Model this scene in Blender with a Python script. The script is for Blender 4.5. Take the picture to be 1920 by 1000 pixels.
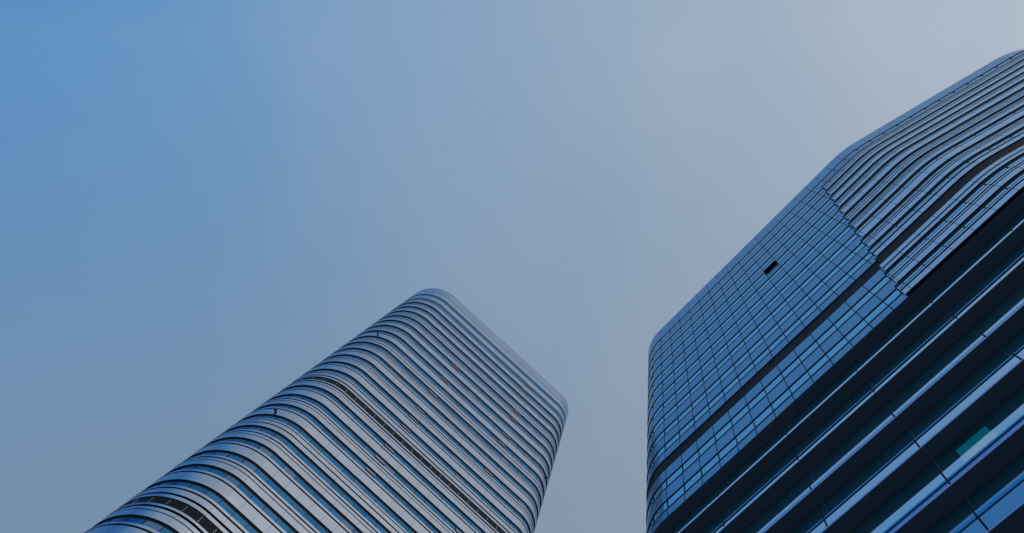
import bpy, math, random
from mathutils import Vector, Matrix
random.seed(7)
for _o in list(bpy.data.objects):
    bpy.data.objects.remove(_o, do_unlink=True)
SC = bpy.context.scene
COL = SC.collection
EYE = 1.65                                    # eye height of the photographer

# ------------------------------------------------------------------ camera
# looking steeply up between two towers; image right = +X, image down = +Y at the zenith
cam_data = bpy.data.cameras.new('camera')
cam_data.sensor_width = 36.0
cam_data.lens = 30.0
cam_data.clip_start = 0.1
cam_data.clip_end = 20000
cam = bpy.data.objects.new('camera', cam_data)
COL.objects.link(cam)
zx, zy, f = 261.5, -269.3, 1600.0             # where the zenith stands relative to the view axis
zc = Vector((zx, zy, f)).normalized()
ax = zc.cross(Vector((0, 0, 1)))
ang = math.acos(zc.z)
R = Matrix.Rotation(ang, 3, ax.normalized())
right = R @ Vector((1, 0, 0))
up = R @ Vector((0, -1, 0))
back = -(R @ Vector((0, 0, 1)))
m = Matrix((right, up, back)).transposed().to_4x4()
m.translation = Vector((0, 0, EYE))
cam.matrix_world = m
SC.camera = cam

# ------------------------------------------------------------------ sky, sun, exposure
SUN_AZ = Vector((0.75, -0.66)).normalized()
SUN_EL = math.radians(32)
world = bpy.data.worlds.new('World')
SC.world = world
world.use_nodes = True
nt = world.node_tree
nt.nodes.clear()
def N(nt, t, **kw):
    n = nt.nodes.new(t)
    for k, v in kw.items():
        setattr(n, k, v)
    return n
def math_n(nt, op, a, b=None, c=None, clamp=False):
    n = N(nt, 'ShaderNodeMath', operation=op, use_clamp=clamp)
    for i, v in enumerate((a, b, c)):
        if v is None:
            continue
        if isinstance(v, (int, float)):
            n.inputs[i].default_value = v
        else:
            nt.links.new(v, n.inputs[i])
    return n.outputs[0]
def srgb(r, g, b):
    def c(v):
        v /= 255.0
        return v / 12.92 if v <= 0.04045 else ((v + 0.055) / 1.055) ** 2.4
    return (c(r), c(g), c(b), 1.0)
out = N(nt, 'ShaderNodeOutputWorld')
sky = N(nt, 'ShaderNodeTexSky', sky_type='NISHITA', sun_disc=False)
sky.sun_elevation = SUN_EL
sky.sun_rotation = math.atan2(SUN_AZ.x, SUN_AZ.y)
sky.air_density = 1.2
sky.dust_density = 2.0
bg_sky = N(nt, 'ShaderNodeBackground')
bg_sky.inputs[1].default_value = 0.06
nt.links.new(sky.outputs[0], bg_sky.inputs[0])
# a thin high veil over the clear sky: paler towards the sun, deeper blue away from it
tc = N(nt, 'ShaderNodeTexCoord')
sep = N(nt, 'ShaderNodeSeparateXYZ')
nt.links.new(tc.outputs['Generated'], sep.inputs[0])
dx, dy, dz = sep.outputs
wisp = N(nt, 'ShaderNodeTexNoise', noise_dimensions='3D')
wisp.inputs['Scale'].default_value = 2.6
wisp.inputs['Detail'].default_value = 3.0
wisp.inputs['Roughness'].default_value = 0.45
wmap = N(nt, 'ShaderNodeMapping')
wmap.inputs['Scale'].default_value = (1.0, 0.62, 0.8)
wmap.inputs['Rotation'].default_value = (0, 0, math.radians(28))
nt.links.new(tc.outputs['Generated'], wmap.inputs[0])
nt.links.new(wmap.outputs[0], wisp.inputs['Vector'])
wv = math_n(nt, 'MULTIPLY', math_n(nt, 'SUBTRACT', wisp.outputs['Fac'], 0.5), 0.26)
t = math_n(nt, 'ADD', math_n(nt, 'MULTIPLY', dx, 0.96), math_n(nt, 'MULTIPLY', dy, -0.10))
t = math_n(nt, 'ADD', t, wv)
fine = N(nt, 'ShaderNodeTexNoise', noise_dimensions='3D')
fine.inputs['Scale'].default_value = 5.5
fine.inputs['Detail'].default_value = 5.0
fine.inputs['Roughness'].default_value = 0.55
nt.links.new(wmap.outputs[0], fine.inputs['Vector'])
t = math_n(nt, 'ADD', t, math_n(nt, 'MULTIPLY', math_n(nt, 'SUBTRACT', fine.outputs['Fac'], 0.5), 0.26))
# the clearest blue lies up and away from the sun, beyond the veil
clear = math_n(nt, 'MULTIPLY', math_n(nt, 'MAXIMUM', math_n(nt, 'SUBTRACT', math_n(nt, 'MULTIPLY', dy, -1.0), 0.10), 0.0),
               math_n(nt, 'MULTIPLY', math_n(nt, 'ADD', dx, 0.27), -3.2, clamp=True))
t = math_n(nt, 'SUBTRACT', t, math_n(nt, 'MULTIPLY', clear, 1.9))
t = math_n(nt, 'MULTIPLY_ADD', t, 0.5, 0.5)          # -1..1 -> 0..1
ramp = N(nt, 'ShaderNodeValToRGB')
cr = ramp.color_ramp
cr.interpolation = 'B_SPLINE'
cr.elements[0].position = 0.0
cr.elements[0].color = srgb(50, 108, 176)
cr.elements[1].position = 1.0
cr.elements[1].color = srgb(206, 208, 208)
for p, c in ((0.13, (80, 138, 196)), (0.20, (95, 150, 202)), (0.26, (106, 154, 200)), (0.33, (121, 161, 201)), (0.44, (145, 170, 199)),
             (0.52, (160, 179, 199)), (0.60, (169, 185, 202)), (0.68, (183, 194, 208)), (0.80, (194, 201, 208))):
    e = cr.elements.new(p)
    e.color = srgb(*c)
nt.links.new(t, ramp.inputs[0])
# low air on the side away from the sun is greyer
hz = math_n(nt, 'MULTIPLY', math_n(nt, 'ADD', dy, 0.08), 2.0, clamp=True)
hz = math_n(nt, 'MULTIPLY', hz, math_n(nt, 'MULTIPLY', math_n(nt, 'ADD', dx, 0.86), 5.0, clamp=True))
mixh = N(nt, 'ShaderNodeMix', data_type='RGBA')
nt.links.new(hz, mixh.inputs[0])
nt.links.new(ramp.outputs[0], mixh.inputs[6])
hcol = N(nt, 'ShaderNodeMix', data_type='RGBA')
nt.links.new(math_n(nt, 'MULTIPLY_ADD', dx, 1.3, 0.62, clamp=True), hcol.inputs[0])
hcol.inputs[6].default_value = srgb(124, 148, 173)
hcol.inputs[7].default_value = srgb(152, 167, 183)
nt.links.new(hcol.outputs[2], mixh.inputs[7])
bg_veil = N(nt, 'ShaderNodeBackground')
bg_veil.inputs[1].default_value = 1.0
nt.links.new(mixh.outputs[2], bg_veil.inputs[0])
mixs = N(nt, 'ShaderNodeMixShader')
mixs.inputs[0].default_value = 0.9
nt.links.new(bg_sky.outputs[0], mixs.inputs[1])
nt.links.new(bg_veil.outputs[0], mixs.inputs[2])
nt.links.new(mixs.outputs[0], out.inputs[0])

sun_data = bpy.data.lights.new('sun', 'SUN')
sun_data.energy = 0.6
sun_data.angle = math.radians(12)
sun_data.color = (1.0, 0.93, 0.84)
sun = bpy.data.objects.new('sun', sun_data)
COL.objects.link(sun)
sdir = Vector((SUN_AZ.x * math.cos(SUN_EL), SUN_AZ.y * math.cos(SUN_EL), math.sin(SUN_EL)))
sun.rotation_euler = sdir.to_track_quat('Z', 'Y').to_euler()
sun.location = sdir * 400
SC.view_settings.view_transform = 'Standard'
SC.view_settings.look = 'None'
SC.view_settings.exposure = 0.0
SC.view_settings.gamma = 1.0

# ------------------------------------------------------------------ materials
def mat_plain(name, col, rough=0.5, metal=0.0, emit=None, es=0.0, spec=0.5):
    mt = bpy.data.materials.new(name)
    mt.use_nodes = True
    b = mt.node_tree.nodes['Principled BSDF']
    b.inputs['Base Color'].default_value = (*col, 1)
    b.inputs['Roughness'].default_value = rough
    b.inputs['Metallic'].default_value = metal
    b.inputs['Specular IOR Level'].default_value = spec
    if emit:
        b.inputs['Emission Color'].default_value = (*emit, 1)
        b.inputs['Emission Strength'].default_value = es
    return mt

def mat_panel(name, col, rough, metal, joint_w, tone=0.06, streak=0.05, joint_dark=0.25, edge=(1, 1, 1)):
    """sheet-metal cladding: open joints at every bay (UV u), each sheet a touch different, faint run marks"""
    mt = bpy.data.materials.new(name)
    mt.use_nodes = True
    t = mt.node_tree
    b = t.nodes['Principled BSDF']
    uv = N(t, 'ShaderNodeUVMap')
    s = N(t, 'ShaderNodeSeparateXYZ')
    t.links.new(uv.outputs[0], s.inputs[0])
    u, v = s.outputs[0], s.outputs[1]
    fr = math_n(t, 'FRACT', math_n(t, 'ADD', u, 0.5))
    d = math_n(t, 'ABSOLUTE', math_n(t, 'SUBTRACT', fr, 0.5))
    j = math_n(t, 'LESS_THAN', d, joint_w)
    cell = N(t, 'ShaderNodeCombineXYZ')
    t.links.new(math_n(t, 'FLOOR', u), cell.inputs[0])
    t.links.new(v, cell.inputs[1])
    wn = N(t, 'ShaderNodeTexWhiteNoise', noise_dimensions='2D')
    t.links.new(cell.outputs[0], wn.inputs['Vector'])
    geo = N(t, 'ShaderNodeNewGeometry')
    mp = N(t, 'ShaderNodeMapping')
    mp.inputs['Scale'].default_value = (0.35, 0.35, 5.0)
    t.links.new(geo.outputs['Position'], mp.inputs[0])
    ns = N(t, 'ShaderNodeTexNoise')
    ns.inputs['Scale'].default_value = 1.0
    ns.inputs['Detail'].default_value = 4.0
    t.links.new(mp.outputs[0], ns.inputs['Vector'])
    k = math_n(t, 'MULTIPLY_ADD', wn.outputs['Value'], tone, 1.0 - tone / 2)
    k2 = math_n(t, 'MULTIPLY_ADD', ns.outputs['Fac'], streak * 2, 1.0 - streak)
    k = math_n(t, 'MULTIPLY', k, k2)
    k = math_n(t, 'MULTIPLY', k, math_n(t, 'MULTIPLY_ADD', j, joint_dark - 1.0, 1.0))
    mx = N(t, 'ShaderNodeVectorMath', operation='SCALE')
    mx.inputs[0].default_value = col
    t.links.new(k, mx.inputs['Scale'])
    t.links.new(mx.outputs[0], b.inputs['Base Color'])
    b.inputs['Metallic'].default_value = metal
    b.inputs['Specular Tint'].default_value = (*edge, 1)
    t.links.new(math_n(t, 'MULTIPLY_ADD', ns.outputs['Fac'], 0.12, rough - 0.06), b.inputs['Roughness'])
    return mt

def mat_glass(name, col, rough, var, blind, edge, metal=1.0):
    """coated tinted glazing; a few panes have a pale blind drawn behind them"""
    mt = bpy.data.materials.new(name)
    mt.use_nodes = True
    t = mt.node_tree
    b = t.nodes['Principled BSDF']
    uv = N(t, 'ShaderNodeUVMap')
    s = N(t, 'ShaderNodeSeparateXYZ')
    t.links.new(uv.outputs[0], s.inputs[0])
    cell = N(t, 'ShaderNodeCombineXYZ')
    t.links.new(math_n(t, 'FLOOR', s.outputs[0]), cell.inputs[0])
    t.links.new(s.outputs[1], cell.inputs[1])
    wn = N(t, 'ShaderNodeTexWhiteNoise', noise_dimensions='2D')
    t.links.new(cell.outputs[0], wn.inputs['Vector'])
    sc = N(t, 'ShaderNodeSeparateColor')
    t.links.new(wn.outputs['Color'], sc.inputs[0])
    k = math_n(t, 'MULTIPLY_ADD', sc.outputs[0], var, 1.0 - var / 2)
    vs = N(t, 'ShaderNodeVectorMath', operation='SCALE')
    vs.inputs[0].default_value = col
    t.links.new(k, vs.inputs['Scale'])
    isb = math_n(t, 'GREATER_THAN', sc.outputs[1], 1.0 - blind)
    mx = N(t, 'ShaderNodeMix', data_type='RGBA')
    t.links.new(math_n(t, 'MULTIPLY', isb, math_n(t, 'MULTIPLY_ADD', sc.outputs[2], 0.5, 0.2)), mx.inputs[0])
    t.links.new(vs.outputs[0], mx.inputs[6])
    mx.inputs[7].default_value = (0.30, 0.34, 0.44, 1)
    b.inputs['Specular Tint'].default_value = (*edge, 1)
    t.links.new(mx.outputs[2], b.inputs['Base Color'])
    b.inputs['Metallic'].default_value = metal
    b.inputs['Roughness'].default_value = rough
    return mt

def mat_mesh_wall(name):
    """dark recessed glazing with a dotted frit"""
    mt = bpy.data.materials.new(name)
    mt.use_nodes = True
    t = mt.node_tree
    b = t.nodes['Principled BSDF']
    uv = N(t, 'ShaderNodeUVMap')
    s = N(t, 'ShaderNodeSeparateXYZ')
    t.links.new(uv.outputs[0], s.inputs[0])
    geo = N(t, 'ShaderNodeNewGeometry')
    sp = N(t, 'ShaderNodeSeparateXYZ')
    t.links.new(geo.outputs['Position'], sp.inputs[0])
    a = math_n(t, 'SINE', math_n(t, 'MULTIPLY', s.outputs[0], 2.0 * math.pi * 9))
    c = math_n(t, 'SINE', math_n(t, 'MULTIPLY', sp.outputs[2], 2.0 * math.pi * 4.5))
    p = math_n(t, 'MULTIPLY', a, c)
    dots = math_n(t, 'GREATER_THAN', p, 0.05)
    mx = N(t, 'ShaderNodeMix', data_type='RGBA')
    t.links.new(dots, mx.inputs[0])
    mx.inputs[6].default_value = (0.012, 0.055, 0.068, 1)
    mx.inputs[7].default_value = (0.024, 0.108, 0.122, 1)
    t.links.new(mx.outputs[2], b.inputs['Base Color'])
    b.inputs['Roughness'].default_value = 0.55
    b.inputs['Specular IOR Level'].default_value = 0.3
    return mt

M = {}
M['panel_grey'] = mat_panel('silver_cladding', (0.635, 0.645, 0.68), 0.20, 1.0, 0.008, edge=(0.48, 0.62, 0.80))
M['panel_rib'] = mat_panel('ribbed_silver_parapet', (0.60, 0.615, 0.66), 0.22, 1.0, 0.035, joint_dark=0.45, edge=(0.48, 0.62, 0.80))
M['panel_blue'] = mat_panel('blue_grey_cladding', (0.235, 0.46, 0.635), 0.20, 1.0, 0.024, joint_dark=0.06, edge=(0.5, 0.62, 0.8))
M['panel_pale'] = mat_panel('pale_blue_cladding', (0.485, 0.66, 0.84), 0.22, 1.0, 0.018, joint_dark=0.3, edge=(0.7, 0.8, 0.9))
M['front_pale'] = mat_panel('pale_balcony_front', (0.66, 0.80, 0.88), 0.24, 1.0, 0.0, edge=(0.75, 0.83, 0.9))
M['lip_pink'] = mat_plain('lilac_edge_trim', (0.40, 0.45, 0.68), 0.35, 0.9)
M['edge_blue'] = mat_plain('blue_glass_edge', (0.01, 0.30, 0.62), 0.12, 0.9)
M['dark'] = mat_plain('dark_anodised_metal', (0.032, 0.042, 0.058), 0.5, 0.0, spec=0.2)
M['louvre_black'] = mat_plain('black_louvre', (0.007, 0.013, 0.020), 0.6, 0.0, spec=0.12)
M['soffit'] = mat_plain('dark_soffit_board', (0.10, 0.15, 0.20), 0.6, 0.0, spec=0.2)
M['fin'] = mat_plain('grey_fin', (0.36, 0.36, 0.39), 0.4, 0.6)
M['bar'] = mat_plain('blue_black_mullion', (0.010, 0.032, 0.062), 0.6, 0.0, spec=0.15)
M['joint_light'] = mat_plain('grey_joint_strip', (0.11, 0.14, 0.18), 0.5, 0.0)
M['glass_deep'] = mat_glass('deep_blue_glass', (0.055, 0.22, 0.40), 0.04, 0.35, 0.10, (0.55, 0.65, 0.75))
M['glass_light'] = mat_glass('light_blue_glass', (0.25, 0.60, 0.83), 0.03, 0.06, 0.02, (0.60, 0.80, 0.93))
M['mesh_wall'] = mat_mesh_wall('dark_fritted_glass')
M['glow_teal'] = mat_plain('glowing_teal_pane', (0.005, 0.03, 0.04), 0.3, 0.0, emit=(0.0, 0.092, 0.145), es=0.75)  # emission added: plain teal stays too dark in the shaded recess
M['sash'] = mat_plain('open_sash_glass', (0.38, 0.43, 0.60), 0.25, 0.8)
M['roof'] = mat_plain('roof_gravel', (0.2, 0.2, 0.2), 0.9)

def ground_mat():
    mt = bpy.data.materials.new('plaza_paving')
    mt.use_nodes = True
    t = mt.node_tree
    b = t.nodes['Principled BSDF']
    geo = N(t, 'ShaderNodeNewGeometry')
    br = N(t, 'ShaderNodeTexBrick')
    br.inputs['Color1'].default_value = (0.22, 0.24, 0.27, 1)
    br.inputs['Color2'].default_value = (0.25, 0.265, 0.29, 1)
    br.inputs['Mortar'].default_value = (0.12, 0.12, 0.12, 1)
    br.inputs['Scale'].default_value = 1.0
    br.inputs['Mortar Size'].default_value = 0.008
    br.inputs['Brick Width'].default_value = 1.2
    br.inputs['Row Height'].default_value = 0.6
    t.links.new(geo.outputs['Position'], br.inputs['Vector'])
    t.links.new(br.outputs['Color'], b.inputs['Base Color'])
    b.inputs['Roughness'].default_value = 0.75
    return mt

# ------------------------------------------------------------------ helpers
def link(name, mesh, mats, parent=None):
    for mt in mats:
        mesh.materials.append(M[mt])
    o = bpy.data.objects.new(name, mesh)
    COL.objects.link(o)
    if parent:
        o.parent = parent
    return o

class Path:
    """closed plan outline in facade axes (a along the front, n away from the photographer), metres"""
    def __init__(self, scale, deg, start, heading, cmds, step=2.0):
        th = math.radians(deg)
        self.d = Vector((math.cos(th), math.sin(th)))
        self.n = Vector((-math.sin(th), math.cos(th)))
        self.D = scale
        self.pts = []                          # (s, pos, normal)
        a, n = start
        h = math.radians(heading)
        s = 0.0
        self.marks = {}
        def put():
            p = (self.d * a + self.n * n) * scale
            nn = self.d * math.sin(h) - self.n * math.cos(h)
            self.pts.append((s, p, nn))
        put()
        for c in cmds:
            if c[0] == 'line':
                L = c[1]
                k = max(1, int(L * scale / 6))
                for i in range(k):
                    a += math.cos(h) * L / k
                    n += math.sin(h) * L / k
                    s += L / k * scale
                    put()
            else:
                r, turn = c[1], math.radians(c[2])
                k = max(2, int(math.degrees(turn) / step))
                for i in range(k):
                    dt = turn / k
                    ch = 2 * r * math.sin(dt / 2)
                    a += math.cos(h + dt / 2) * ch
                    n += math.sin(h + dt / 2) * ch
                    h += dt
                    s += r * dt * scale
                    put()
            if len(c) > 3 or (c[0] == 'line' and len(c) > 2):
                self.marks[c[-1]] = s
        self.L = s
        self.end = (a, n)
        self.ss = [p[0] for p in self.pts]
    def at(self, s):
        s = min(max(s, 0.0), self.L)
        lo, hi = 0, len(self.ss) - 1
        while hi - lo > 1:
            mid = (lo + hi) // 2
            if self.ss[mid] <= s:
                lo = mid
            else:
                hi = mid
        s0, p0, n0 = self.pts[lo]
        s1, p1, n1 = self.pts[hi]
        k = (s - s0) / max(1e-9, s1 - s0)
        return p0.lerp(p1, k), n0.lerp(n1, k).normalized()
    def span(self, s0, s1):
        r = [(s0,) + self.at(s0)]
        r += [q for q in self.pts if s0 + 0.01 < q[0] < s1 - 0.01]
        r.append((s1,) + self.at(s1))
        return r

class MB:
    """collects swept strips into one mesh"""
    def __init__(self):
        self.v, self.f, self.m, self.uv, self.sm = [], [], [], [], []
    def strip(self, pts, o0, z0, o1, z1, mi, ref=0.0, bay=1.0, vid=0.0):
        base = len(self.v)
        for s, p, nn in pts:
            a = p + nn * o0
            b = p + nn * o1
            self.v.append((a.x, a.y, z0))
            self.v.append((b.x, b.y, z1))
        for i in range(len(pts) - 1):
            q = base + 2 * i
            self.f.append((q, q + 1, q + 3, q + 2))
            u0, u1 = (pts[i][0] - ref) / bay, (pts[i + 1][0] - ref) / bay
            self.uv.append(((u0, vid), (u0, vid), (u1, vid), (u1, vid)))
            self.m.append(mi)
            self.sm.append(True)
    def cap(self, p, nn, oi, oo, zb, zt, mi):
        base = len(self.v)
        for o, z in ((oi, zb), (oo, zb), (oo, zt), (oi, zt)):
            q = p + nn * o
            self.v.append((q.x, q.y, z))
        self.f.append((base, base + 1, base + 2, base + 3))
        self.uv.append(((0.5, 0),) * 4)
        self.m.append(mi)
        self.sm.append(False)
    def box(self, pts, oi, oo, zb, zt, mf, mo, ref=0.0, bay=1.0, vid=0.0, ends=True, tilt=0.0):
        """band: outer face material mf, other faces mo"""
        self.strip(pts, oo, zb, oo + tilt, zt, mf, ref, bay, vid)
        self.strip(pts, oi, zb, oo, zb, mo, ref, bay, vid)
        self.strip(pts, oo + tilt, zt, oi, zt, mo, ref, bay, vid)
        self.strip(pts, oi, zt, oi, zb, mo, ref, bay, vid)
        if ends:
            for q in (pts[0], pts[-1]):
                self.cap(q[1], q[2], oi, oo, zb, zt, mf)
    def make(self, name):
        me = bpy.data.meshes.new(name)
        me.from_pydata(self.v, [], self.f)
        me.polygons.foreach_set('material_index', self.m)
        me.polygons.foreach_set('use_smooth', self.sm)
        ul = me.uv_layers.new(name='UVMap')
        flat = [c for q in self.uv for uv in q for c in uv]
        ul.data.foreach_set('uv', flat)
        me.update()
        return me

def tower_root(name, label, cat, loc, group=None):
    o = bpy.data.objects.new(name, None)
    COL.objects.link(o)
    o.location = loc
    o['label'] = label
    o['category'] = cat
    if group:
        o['group'] = group
    return o
def adopt(root):
    """parts were built in world metres: hang them on the tower's base point"""
    inv = Matrix.Translation(-root.location)
    for c in root.children:
        c.matrix_parent_inverse = inv

Rt = R.transposed()
def project(p):
    w = Rt @ Vector((p.x, p.y, p.z - EYE))
    if w.z <= 0:
        return None
    return (w.x / w.z * f + 960, w.y / w.z * f + 500)
def pane_area(path, s0, s1, z0, z1):
    sm = (s0 + s1) / 2
    p, nn = path.at(sm)
    if p.dot(nn) >= 0:
        return 0.0
    c = []
    for s, z in ((s0, z0), (s1, z0), (s1, z1), (s0, z1)):
        q, _ = path.at(s)
        r = project(Vector((q.x, q.y, z)))
        if r is None:
            return 0.0
        c.append(r)
    cx = sum(q[0] for q in c) / 4
    cy = sum(q[1] for q in c) / 4
    if not (0 < cx < 1920 and 0 < cy < 1000):
        return 0.0
    return abs(sum(c[i][0] * c[(i + 1) % 4][1] - c[(i + 1) % 4][0] * c[i][1] for i in range(4))) / 2

def add_windows(root, path, wins, glass, barw, bay, ref):
    """wins: (vid, s0, s1, zb, zt, inner, outer). The 100 that show largest become parts, the rest one part"""
    ranked = sorted(wins, key=lambda w: -pane_area(path, w[1], w[2], w[3], w[4]))
    rest = MB()
    for i, (vid, s0, s1, zb, zt, o_in, o_out) in enumerate(ranked):
        mb = MB() if i < 100 else rest
        mb.box(path.span(s0 + barw / 2, s1 - barw / 2), o_in, o_out, zb, zt, 0, 1, ref, bay, vid, ends=False)
        mb.box(path.span(s0 - barw / 2, s0 + barw / 2), o_in, o_out + 0.05, zb, zt, 1, 1, ref, bay, vid)
        if i < 100:
            link('window', mb.make('window'), (glass, 'bar'), root)
    if rest.f:
        o = link('windows', rest.make('windows'), (glass, 'bar'), root)
        o['kind'] = 'stuff'

def ngon_cap(path, o, z, name, mats, parent):
    vs = []
    for s, p, nn in path.pts[:-1]:
        q = p + nn * o
        vs.append((q.x, q.y, z))
    me = bpy.data.meshes.new(name)
    me.from_pydata(vs, [], [tuple(range(len(vs)))])
    me.update()
    return link(name, me, mats, parent)

# ------------------------------------------------------------------ ground
gm = bpy.data.meshes.new('ground')
G = 4000.0
gm.from_pydata([(-G, -G, 0), (G, -G, 0), (G, G, 0), (-G, G, 0)], [], [(0, 1, 2, 3)])
M['ground'] = ground_mat()
g = link('ground', gm, ('ground',))
g['kind'] = 'structure'

# ================================================================== the far tower (left)
D = 58.1
P = 0.0723                                     # one storey, in units of D
pl = Path(D, 42.2, (-0.2416, 1.58), -90,
          [('line', 0.45), ('arc', 0.13, 90, 'front0'), ('line', 0.5623, 'front1'), ('arc', 0.09, 90),
           ('line', 0.53), ('arc', 0.09, 90), ('line', 0.5623), ('arc', 0.13, 90)])
S0 = pl.marks['front0'] + 0.1116 * D           # path length where a = 0
BAY = 0.0323 * D
REF = S0 + 0.40 * BAY                          # a mullion
FULL = pl.span(0.0, pl.L)
def zL(k):
    return EYE + (3.0961 - P * k) * D          # underside of storey band k
H = P * D
c0 = (pl.d * 0.15 + pl.n * 1.35) * D
far = tower_root('office_tower', 'silver-banded office tower with rounded corners and deep blue ribbon windows',
                 'office tower', (c0.x, c0.y, 0))
KMAX = int(3.0961 / P)
ZTOP = EYE + 3.2135 * D
mb = MB()
mb.strip(FULL, -0.34, 0.0, -0.34, ZTOP - 1.2, 0)
link('core_wall', mb.make('core_wall'), ('dark',), far)
ngon_cap(pl, -0.34, ZTOP - 1.2, 'roof', ('roof',), far)
# parapet with its fine shadow joint
mb = MB()
zg = EYE + 3.142 * D
mb.box(FULL, -0.315, 0.0, zg + 0.08, ZTOP, 2, 1, REF, BAY / 3, 90.1, ends=False)
mb.box(FULL, -0.315, 0.0, zL(0), zg - 0.06, 0, 1, REF, BAY, 90.2, ends=False)
link('parapet', mb.make('parapet'), ('panel_grey', 'dark', 'panel_rib'), far)
# band types: fractions of a storey measured down from the underside of the band above
TYPES = {
    'P': [(0.41, 1.0)],
    'A': [(0.375, 0.475), (0.540, 1.0)],
    'B': [(0.390, 0.490), (0.550, 0.680), (0.722, 1.0)],
    'C': [(0.385, 0.470), (0.512, 0.705), (0.775, 1.0)],
    'X': [(0.375, 0.470), (0.535, 0.770), (0.865, 1.0)],
    'D': [(0.375, 0.462), (0.550, 0.685), (0.722, 1.0)],
}
seq = ['P', 'A', 'B', 'A', 'C', 'B', 'A', 'B', 'A', 'C', 'B', 'A', 'B', 'A', 'X', 'D', 'A', 'B', 'A', 'C', 'B', 'A', 'B', 'A', 'X', 'D']
kinds = {}
for k in range(1, KMAX + 1):
    kinds[k] = seq[k - 1] if k <= len(seq) else seq[16 + (k - 27) % 10]
OPEN = {(7, 1), (9, 1), (11, 1), (13, 1), (14, 1), (15, 1), (17, 1), (18, 1), (19, 1),
        (2, 9), (3, 9), (6, 9), (7, 9), (9, 9), (10, 9), (13, 9), (18, 9)}
wins = []
nb = int((pl.L - 0.01) / BAY)
jfirst = -int((REF - 0.0) / BAY)
for k in range(1, KMAX + 1):
    zt = zL(k - 1)
    zb = zL(k)
    strips = TYPES[kinds[k]]
    mb = MB()
    for i, (f0, f1) in enumerate(strips):
        lip = (i == 0 and len(strips) > 1)
        if i == 0 and k < 12 and len(strips) > 1:
            f0 += 0.045
        mb.box(FULL, -0.315, 0.03 if lip else 0.0, zt - f1 * H, zt - f0 * H, 0, 1, REF, BAY, k + 0.1 * i, ends=False)
    link('cladding_band', mb.make('cladding_band'), ('panel_grey', 'dark'), far)
    HEAD = 0.08 if k < 3 else 0.21 if k < 12 else 0.34
    wtop, wbot = zt - HEAD, zt - strips[0][0] * H - 0.05
    if kinds[k] == 'D':
        mb = MB()
        mb.box(FULL, -0.315, -0.07, wbot, zt - 0.03, 0, 0, REF, BAY, k, ends=False)
        lb = link('louvre_band', mb.make('louvre_band'), ('louvre_black',), far)
        lb['label'] = 'black louvred plant storey band'
        for j in range(jfirst, jfirst + nb + 1):
            s = REF + j * BAY
            q, nn = pl.at(s)
            if not (0.5 < s < pl.L - 0.5) or q.dot(nn) >= 0 or k > 20 and not (pl.marks['front0'] - 8 < s < pl.marks['front1']):
                continue
            fb = MB()
            fb.box(pl.span(s - 0.024, s + 0.024), -0.08, -0.02, wbot + 0.2, zt - 0.3, 0, 0)
            link('fin', fb.make('fin'), ('fin',), lb)
        continue
    hb = MB()
    hb.box(FULL, -0.315, -0.12 if k > 2 else -0.05, zt - HEAD, zt - 0.004, 0, 0, REF, BAY, k, ends=False)
    if k == 1:
        hb.box(FULL, -0.20, -0.005, wbot + 0.06, wbot + 0.20, 0, 0, REF, BAY, k, ends=False)
    link('window_head', hb.make('window_head'), ('louvre_black',), far)
    for j in range(jfirst, jfirst + nb + 1):
        s = REF + j * BAY
        if s < 0.2 or s + BAY > pl.L:
            continue
        if (k, j) in OPEN:
            # top-hung sash pushed out at the foot, dark room behind
            hh = wtop - wbot - 0.38
            fb = MB()
            fb.box(pl.span(s + 0.05, s + BAY - 0.05), -0.30, -0.22, wbot + 0.05, wtop, 1, 1, REF, BAY, k)
            for e in (s, s + BAY):
                fb.box(pl.span(e - 0.035, e + 0.035), -0.2, -0.08, wbot, wtop, 1, 1)
            wo = link('open_window', fb.make('open_window'), ('sash', 'dark'), far)
            wo['label'] = 'window tilted open over a dark room'
            fb = MB()
            sp = pl.span(s + 0.06, s + BAY - 0.06)
            zs = wtop - 0.05
            fb.box(sp, -0.16, 0.10, zs - hh, zs, 0, 1, REF, BAY, k, tilt=-0.20)
            link('sash', fb.make('sash'), ('sash', 'dark'), wo)
        else:
            wins.append((k, s, s + BAY, wbot, wtop))
add_windows(far, pl, [w + ((-0.19, -0.15) if w[0] > 2 else (-0.11, -0.07)) for w in wins], 'glass_deep', 0.07, BAY, REF)
# small fittings on the rounded corners
for s, z in ((pl.marks['front0'] - math.radians(36.1) * 0.13 * D, EYE + 2.4756 * D),
             (pl.marks['front0'] - math.radians(37.5) * 0.13 * D, EYE + 1.7438 * D),
             (pl.marks['front1'] + math.radians(33) * 0.09 * D, EYE + 2.503 * D)):
    mb = MB()
    mb.box(pl.span(s - 0.08, s + 0.08), -0.05, 0.22, z - 0.07, z + 0.07, 0, 0)
    mb.box(pl.span(s - 0.18, s + 0.18), 0.10, 0.36, z - 0.36, z - 0.08, 0, 0)
    link('wall_bracket', mb.make('wall_bracket'), ('dark',), far)
adopt(far)

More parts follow.
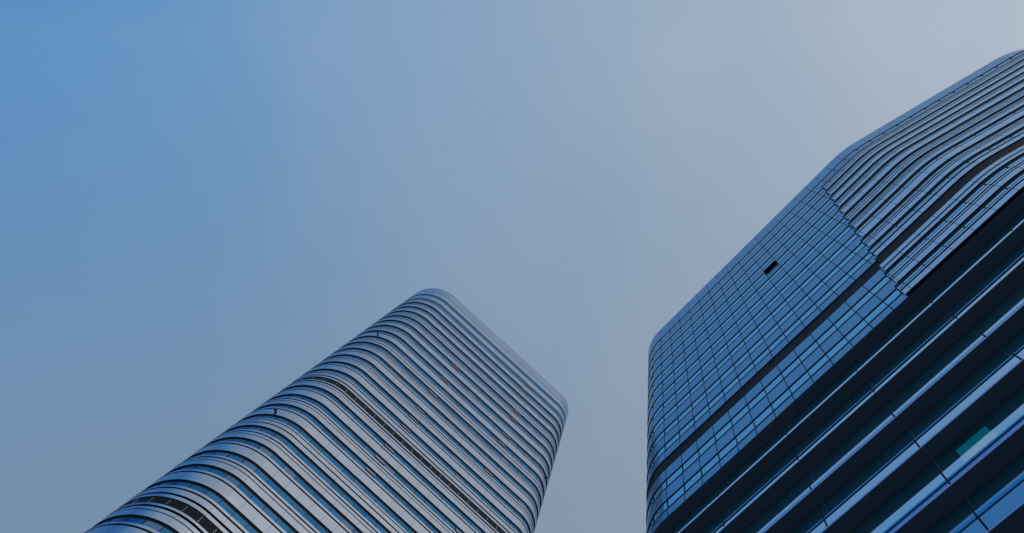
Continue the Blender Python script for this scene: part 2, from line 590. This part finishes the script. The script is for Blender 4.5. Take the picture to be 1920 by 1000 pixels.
# ================================================================== the near tower (right)
D2 = 22.76
tmp = Path(D2, -47.0, (0.59, 1.0), 0, [('arc', 0.69, 15)])
ea, en = tmp.end
straight = (1.65 - ea) / math.cos(math.radians(15))
tmp = Path(D2, -47.0, (0.59, 1.0), 0, [('arc', 0.69, 15), ('line', straight), ('arc', 0.45, 75)])
ra, rn = tmp.end
NB = 3.0
pr = Path(D2, -47.0, (-1.2246, NB - 0.3), -90,
          [('line', NB - 0.3 - 1.25), ('arc', 0.25, 90, 'front0'), ('line', 0.59 + 0.9746, 'front1'), ('arc', 0.69, 15),
           ('line', straight), ('arc', 0.45, 75), ('line', NB - 0.3 - rn), ('arc', 0.3, 90),
           ('line', ra - 0.3 + 1.2246 - 0.3), ('arc', 0.3, 90)])
T0 = pr.marks['front0'] + 0.9746 * D2          # path length where a = 0
BAY2 = 0.0877 * D2
REF2 = T0 + 0.03 * BAY2
FULL2 = pr.span(0.0, pr.L)
c1 = (pr.d * 0.3 + pr.n * 1.8) * D2
near = tower_root('office_tower', 'bluer office tower with a gridded glass face, louvred end and dark balcony bands',
                  'office tower', (c1.x, c1.y, 0))
def zR(i):
    return EYE + i * D2
def seam(i):
    return T0 + (0.1466 + (i - 2.935) * 0.1105) * D2
ZT2 = zR(5.714)
mb = MB()
mb.strip(FULL2, -0.34, zR(2.905) + 0.1, -0.34, ZT2 - 1.2, 0)
mb.strip(FULL2, -1.04, 0.0, -1.04, zR(2.905) + 0.1, 0)
mb.strip(FULL2, -1.04, zR(2.905) + 0.1, -0.34, zR(2.905) + 0.1, 0)
link('core_wall', mb.make('core_wall'), ('dark',), near)
ngon_cap(pr, -0.34, ZT2 - 1.2, 'roof', ('roof',), near)
mb = MB()
mb.box(FULL2, -0.315, 0.0, zR(5.466), ZT2, 0, 1, REF2, BAY2, 190.1, ends=False)
link('parapet', mb.make('parapet'), ('panel_blue', 'dark'), near)

# storeys of the upper part: (top, bottom, type on the louvred side)
lines = [5.466, 5.271, 5.089, 4.899, 4.720, 4.538, 4.348, 4.166, 3.983, 3.792, 3.608, 3.447]
rtypes = ['P', 'F', 'B', 'A', 'B', 'A', 'C', 'B', 'A', 'B', 'S']
cells = [(lines[i], lines[i + 1], rtypes[i]) for i in range(11)]
cells += [(3.234, 3.049, 'E'), (3.049, 2.905, 'G')]
RT = {
    'P': [(0.36, 0.50), (0.56, 1.0)],
    'F': [(0.30, 0.36), (0.42, 0.50), (0.56, 0.66), (0.74, 1.0)],
    'A': [(0.37, 0.45), (0.53, 1.0)],
    'B': [(0.33, 0.42), (0.51, 0.61), (0.685, 1.0)],
    'C': [(0.37, 0.46), (0.56, 0.72), (0.81, 1.0)],
    'S': [(0.45, 0.54), (0.67, 1.0)],
    'E': [(0.40, 0.51), (0.59, 0.66), (0.72, 1.0)],
    'G': [(0.49, 0.57), (0.68, 1.0)],
}
OUT = 0.28                                     # the louvred side stands proud by this much
wins = []
rwins = []
jn = int(pr.L / BAY2)
j0 = -int(REF2 / BAY2)
VENT = (4, -2)
for ci, (it, ib, ty) in enumerate(cells):
    zt, zb = zR(it), zR(ib)
    h = zt - zb
    sm = pr.L if ty == 'P' else seam((it + ib) / 2)
    # flush grid side
    lp = pr.span(0.0, sm)
    f_win = 0.58 * 4.2 / h
    f_gap = 0.49 * 4.2 / h
    mb = MB()
    mb.box(lp, -0.315, 0.0, zb, zt - f_gap * h, 0, 1, REF2, BAY2, 200 + ci)
    mb.box(lp, -0.315, -0.065, zt - 0.20, zt - 0.004, 2, 2, REF2, BAY2, 200 + ci)
    mb.box(lp, -0.315, -0.065, zt - f_gap * h + 0.004, zt - f_gap * h + 0.05 * it + 0.42, 2, 2, REF2, BAY2, 200 + ci)
    link('cladding_band', mb.make('cladding_band'), ('panel_blue', 'dark', 'louvre_black'), near)
    for j in range(j0, j0 + jn + 1):
        s = REF2 + j * BAY2
        if s < 0.2 or s >= sm - 0.05:
            continue
        if (ci, j) == VENT:
            ob = MB()
            ob.box(pr.span(s + 0.04, s + BAY2 - 0.04), -0.30, -0.03, zt - f_gap * h + 0.01, zt - 0.01, 0, 0)
            hp = pr.span(s + 0.06, s + BAY2 - 0.06)
            for off in (0.0, 0.03):
                ob.strip(hp, 0.36 - off, zt - 0.95, -off, zt - 0.03, 0)
            vo = link('open_window', ob.make('open_window'), ('louvre_black',), near)
            vo['label'] = 'window standing open on a dark room'
            continue
        wins.append((200 + ci, s, min(s + BAY2, sm), zt - f_gap * h - 0.05, zt - 0.14))
    # louvred side
    if ty != 'P':
        rp = pr.span(sm, pr.L)
        mb = MB()
        st = RT[ty]
        for i, (f0, f1) in enumerate(st):
            mb.box(rp, -0.315, OUT, zt - f1 * h, zt - f0 * h, 0, 1, REF2, BAY2, 300 + ci + 0.1 * i)
        hd = 0.10 * it + 0.26 + max(0.0, it - 4.1) * 0.30
        mb.box(rp, -0.315, 0.20, zt - hd, zt - 0.004, 1, 1, REF2, BAY2, 0)
        # fine blades below the window
        if it < 4.6:
            mb.box(rp, -0.10, 0.19, zt - st[0][0] * h + 0.34, zt - st[0][0] * h + 0.44, 1, 1, REF2, BAY2, 300 + ci)
        link('louvre_band', mb.make('louvre_band'), ('panel_pale', 'louvre_black'), near)
        for j in range(j0, j0 + jn + 1):
            s = REF2 + j * BAY2
            if s + BAY2 <= sm + 0.05 or s + BAY2 > pr.L or j % 1:
                continue
            rwins.append((300 + ci, max(s, sm), s + BAY2, zt - (st[0][0]) * h - 0.05, zt - hd))
# dark plant storey and the panel under it
zt, zb = zR(3.447), zR(3.328)
mb = MB()
mb.box(pr.span(0.0, seam(3.39)), -0.315, -0.09, zb, zt - 0.03, 0, 0, REF2, BAY2, 0)
mb.box(pr.span(seam(3.39), pr.L), -0.315, 0.19, zb, zt - 0.004, 0, 0, REF2, BAY2, 0)
lb = link('plant_band', mb.make('plant_band'), ('louvre_black',), near)
lb['label'] = 'broad black plant storey band'
for j in range(j0, j0 + jn + 1):
    s = REF2 + j * BAY2
    q, nn = pr.at(s)
    if not (pr.marks['front0'] - 6 < s < pr.marks['front1'] + 26):
        continue
    fb = MB()
    oo = -0.07 if s < seam(3.39) else 0.21
    fb.box(pr.span(s - 0.02, s + 0.02), oo - 0.03, oo, zb + 0.1, zt - 0.1, 0, 0)
    link('fin', fb.make('fin'), ('bar',), lb)
sm = seam(3.28)
zt, zb = zR(3.328), zR(3.234)
mb = MB()
mb.box(pr.span(0, sm), -0.315, 0.0, zb, zt, 0, 1, REF2, BAY2, 281)
link('cladding_band', mb.make('cladding_band'), ('panel_blue', 'dark'), near)
mb = MB()
h = zt - zb
mb.box(pr.span(sm, pr.L), -0.315, OUT, zt - 0.47 * h, zt, 0, 1, REF2, BAY2, 381.1)
mb.box(pr.span(sm, pr.L), -0.315, OUT, zb, zt - 0.64 * h, 0, 1, REF2, BAY2, 381.2)
link('louvre_band', mb.make('louvre_band'), ('panel_pale', 'louvre_black'), near)
add_windows(near, pr, [w + (-0.12, -0.075) for w in wins] + [w + (0.12, 0.17) for w in rwins], 'glass_light', 0.075, BAY2, REF2)

# lower storeys: deep dark soffits, recessed fritted glazing, bright balcony fronts
# strips: (top, bottom, material) in units of D2
LOW = [
    [(2.723, 2.710, 'front_pale')],
    [(2.533, 2.527, 'edge_blue'), (2.512, 2.496, 'front_pale')],
    [(2.315, 2.299, 'front_pale'), (2.299, 2.295, 'edge_blue'), (2.295, 2.285, 'lip_pink')],
    [(2.124, 2.118, 'edge_blue'), (2.108, 2.076, 'front_pale'), (2.076, 2.069, 'lip_pink')],
    [(1.919, 1.887, 'front_pale'), (1.887, 1.880, 'edge_blue'), (1.872, 1.867, 'edge_blue'), (1.867, 1.855, 'lip_pink')],
    [(1.724, 1.714, 'panel_blue'), (1.714, 1.704, 'edge_blue'), (1.697, 1.648, 'panel_blue'), (1.648, 1.642, 'lip_pink')],
]
for q in range(6):
    b = 1.642 - 0.2135 * (q + 1)
    LOW.append([(b + 0.08, b + 0.05, 'front_pale'), (b + 0.04, b + 0.008, 'front_pale'), (b + 0.008, b, 'lip_pink')])
JOINTS = [T0 + a * D2 for a in (-0.7285, -0.4232, -0.127, 0.178, 0.483, 0.80, 1.10, 1.40)]
above = 2.905
mb = MB()
mb.box(FULL2, -1.03, -0.02, zR(2.905) - 0.004, zR(2.905) + 0.3, 0, 0, ends=False)
link('soffit', mb.make('soffit'), ('soffit',), near)
for li, st in enumerate(LOW):
    top, bot = st[0][0], st[-1][1]
    names = []
    mb = MB()
    slots = ['soffit', 'dark', 'joint_light', 'louvre_black']
    for t0, b0, mt in st:
        if mt not in slots:
            slots.append(mt)
        mb.box(FULL2, -0.12, 0.0, zR(b0), zR(t0) - 0.001, slots.index(mt), 0, -5000.0, 10000.0, 400 + li, ends=False)
    # slab behind the fronts
    mb.box(FULL2, -1.03, -0.10, zR(bot) + 0.004, zR(top) - 0.03, 1, 0, ends=False)
    for s in JOINTS:
        sp = pr.span(s - 0.05, s + 0.05)
        mb.box(sp, -0.05, 0.015, zR(max(bot, bot + 0.006)), zR(top) - 0.02, 3, 3)
        mb.box(pr.span(s - 0.02, s + 0.02), -0.36, -0.05, zR(bot) - 0.012, zR(bot) + 0.05, 2, 2)
    link('balcony_band', mb.make('balcony_band'), slots, near)
    # recessed glazing between this band and the one above
    gw = MB()
    gw.box(FULL2, -1.02, -0.975, zR(top) - 0.3, zR(above) + 0.02, 0, 1, T0, 2.0, 500 + li, ends=False)
    for s in JOINTS:
        gw.box(pr.span(s - 0.03, s + 0.03), -0.98, -0.93, zR(top) - 0.3, zR(above), 2, 2)
    link('recessed_glazing', gw.make('recessed_glazing'), ('mesh_wall', 'dark', 'joint_light'), near)
    above = bot
# teal window made to glow, and the brighter stretch of front painted paler
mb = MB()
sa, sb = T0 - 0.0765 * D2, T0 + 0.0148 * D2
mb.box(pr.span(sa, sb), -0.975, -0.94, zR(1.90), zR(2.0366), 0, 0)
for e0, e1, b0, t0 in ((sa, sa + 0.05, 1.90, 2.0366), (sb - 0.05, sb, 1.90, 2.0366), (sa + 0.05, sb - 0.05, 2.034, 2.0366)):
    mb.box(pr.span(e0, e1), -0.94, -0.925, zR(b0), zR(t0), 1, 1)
lw = link('glow_window', mb.make('glow_window'), ('glow_teal', 'bar'), near)
lw['label'] = 'teal window with added glow above a balcony front'
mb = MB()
M['bright_patch'] = mat_plain('painted_bright_patch', (0.95, 0.93, 0.86), 0.3, 0.95)  # paler colour stands in for the window showing through the glass front
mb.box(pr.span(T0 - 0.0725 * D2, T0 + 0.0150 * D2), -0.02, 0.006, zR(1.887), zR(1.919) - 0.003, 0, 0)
fp = link('bright_front_patch', mb.make('bright_front_patch'), ('bright_patch',), near)
fp['label'] = 'paler plate painting a brighter stretch of balcony front'
adopt(near)
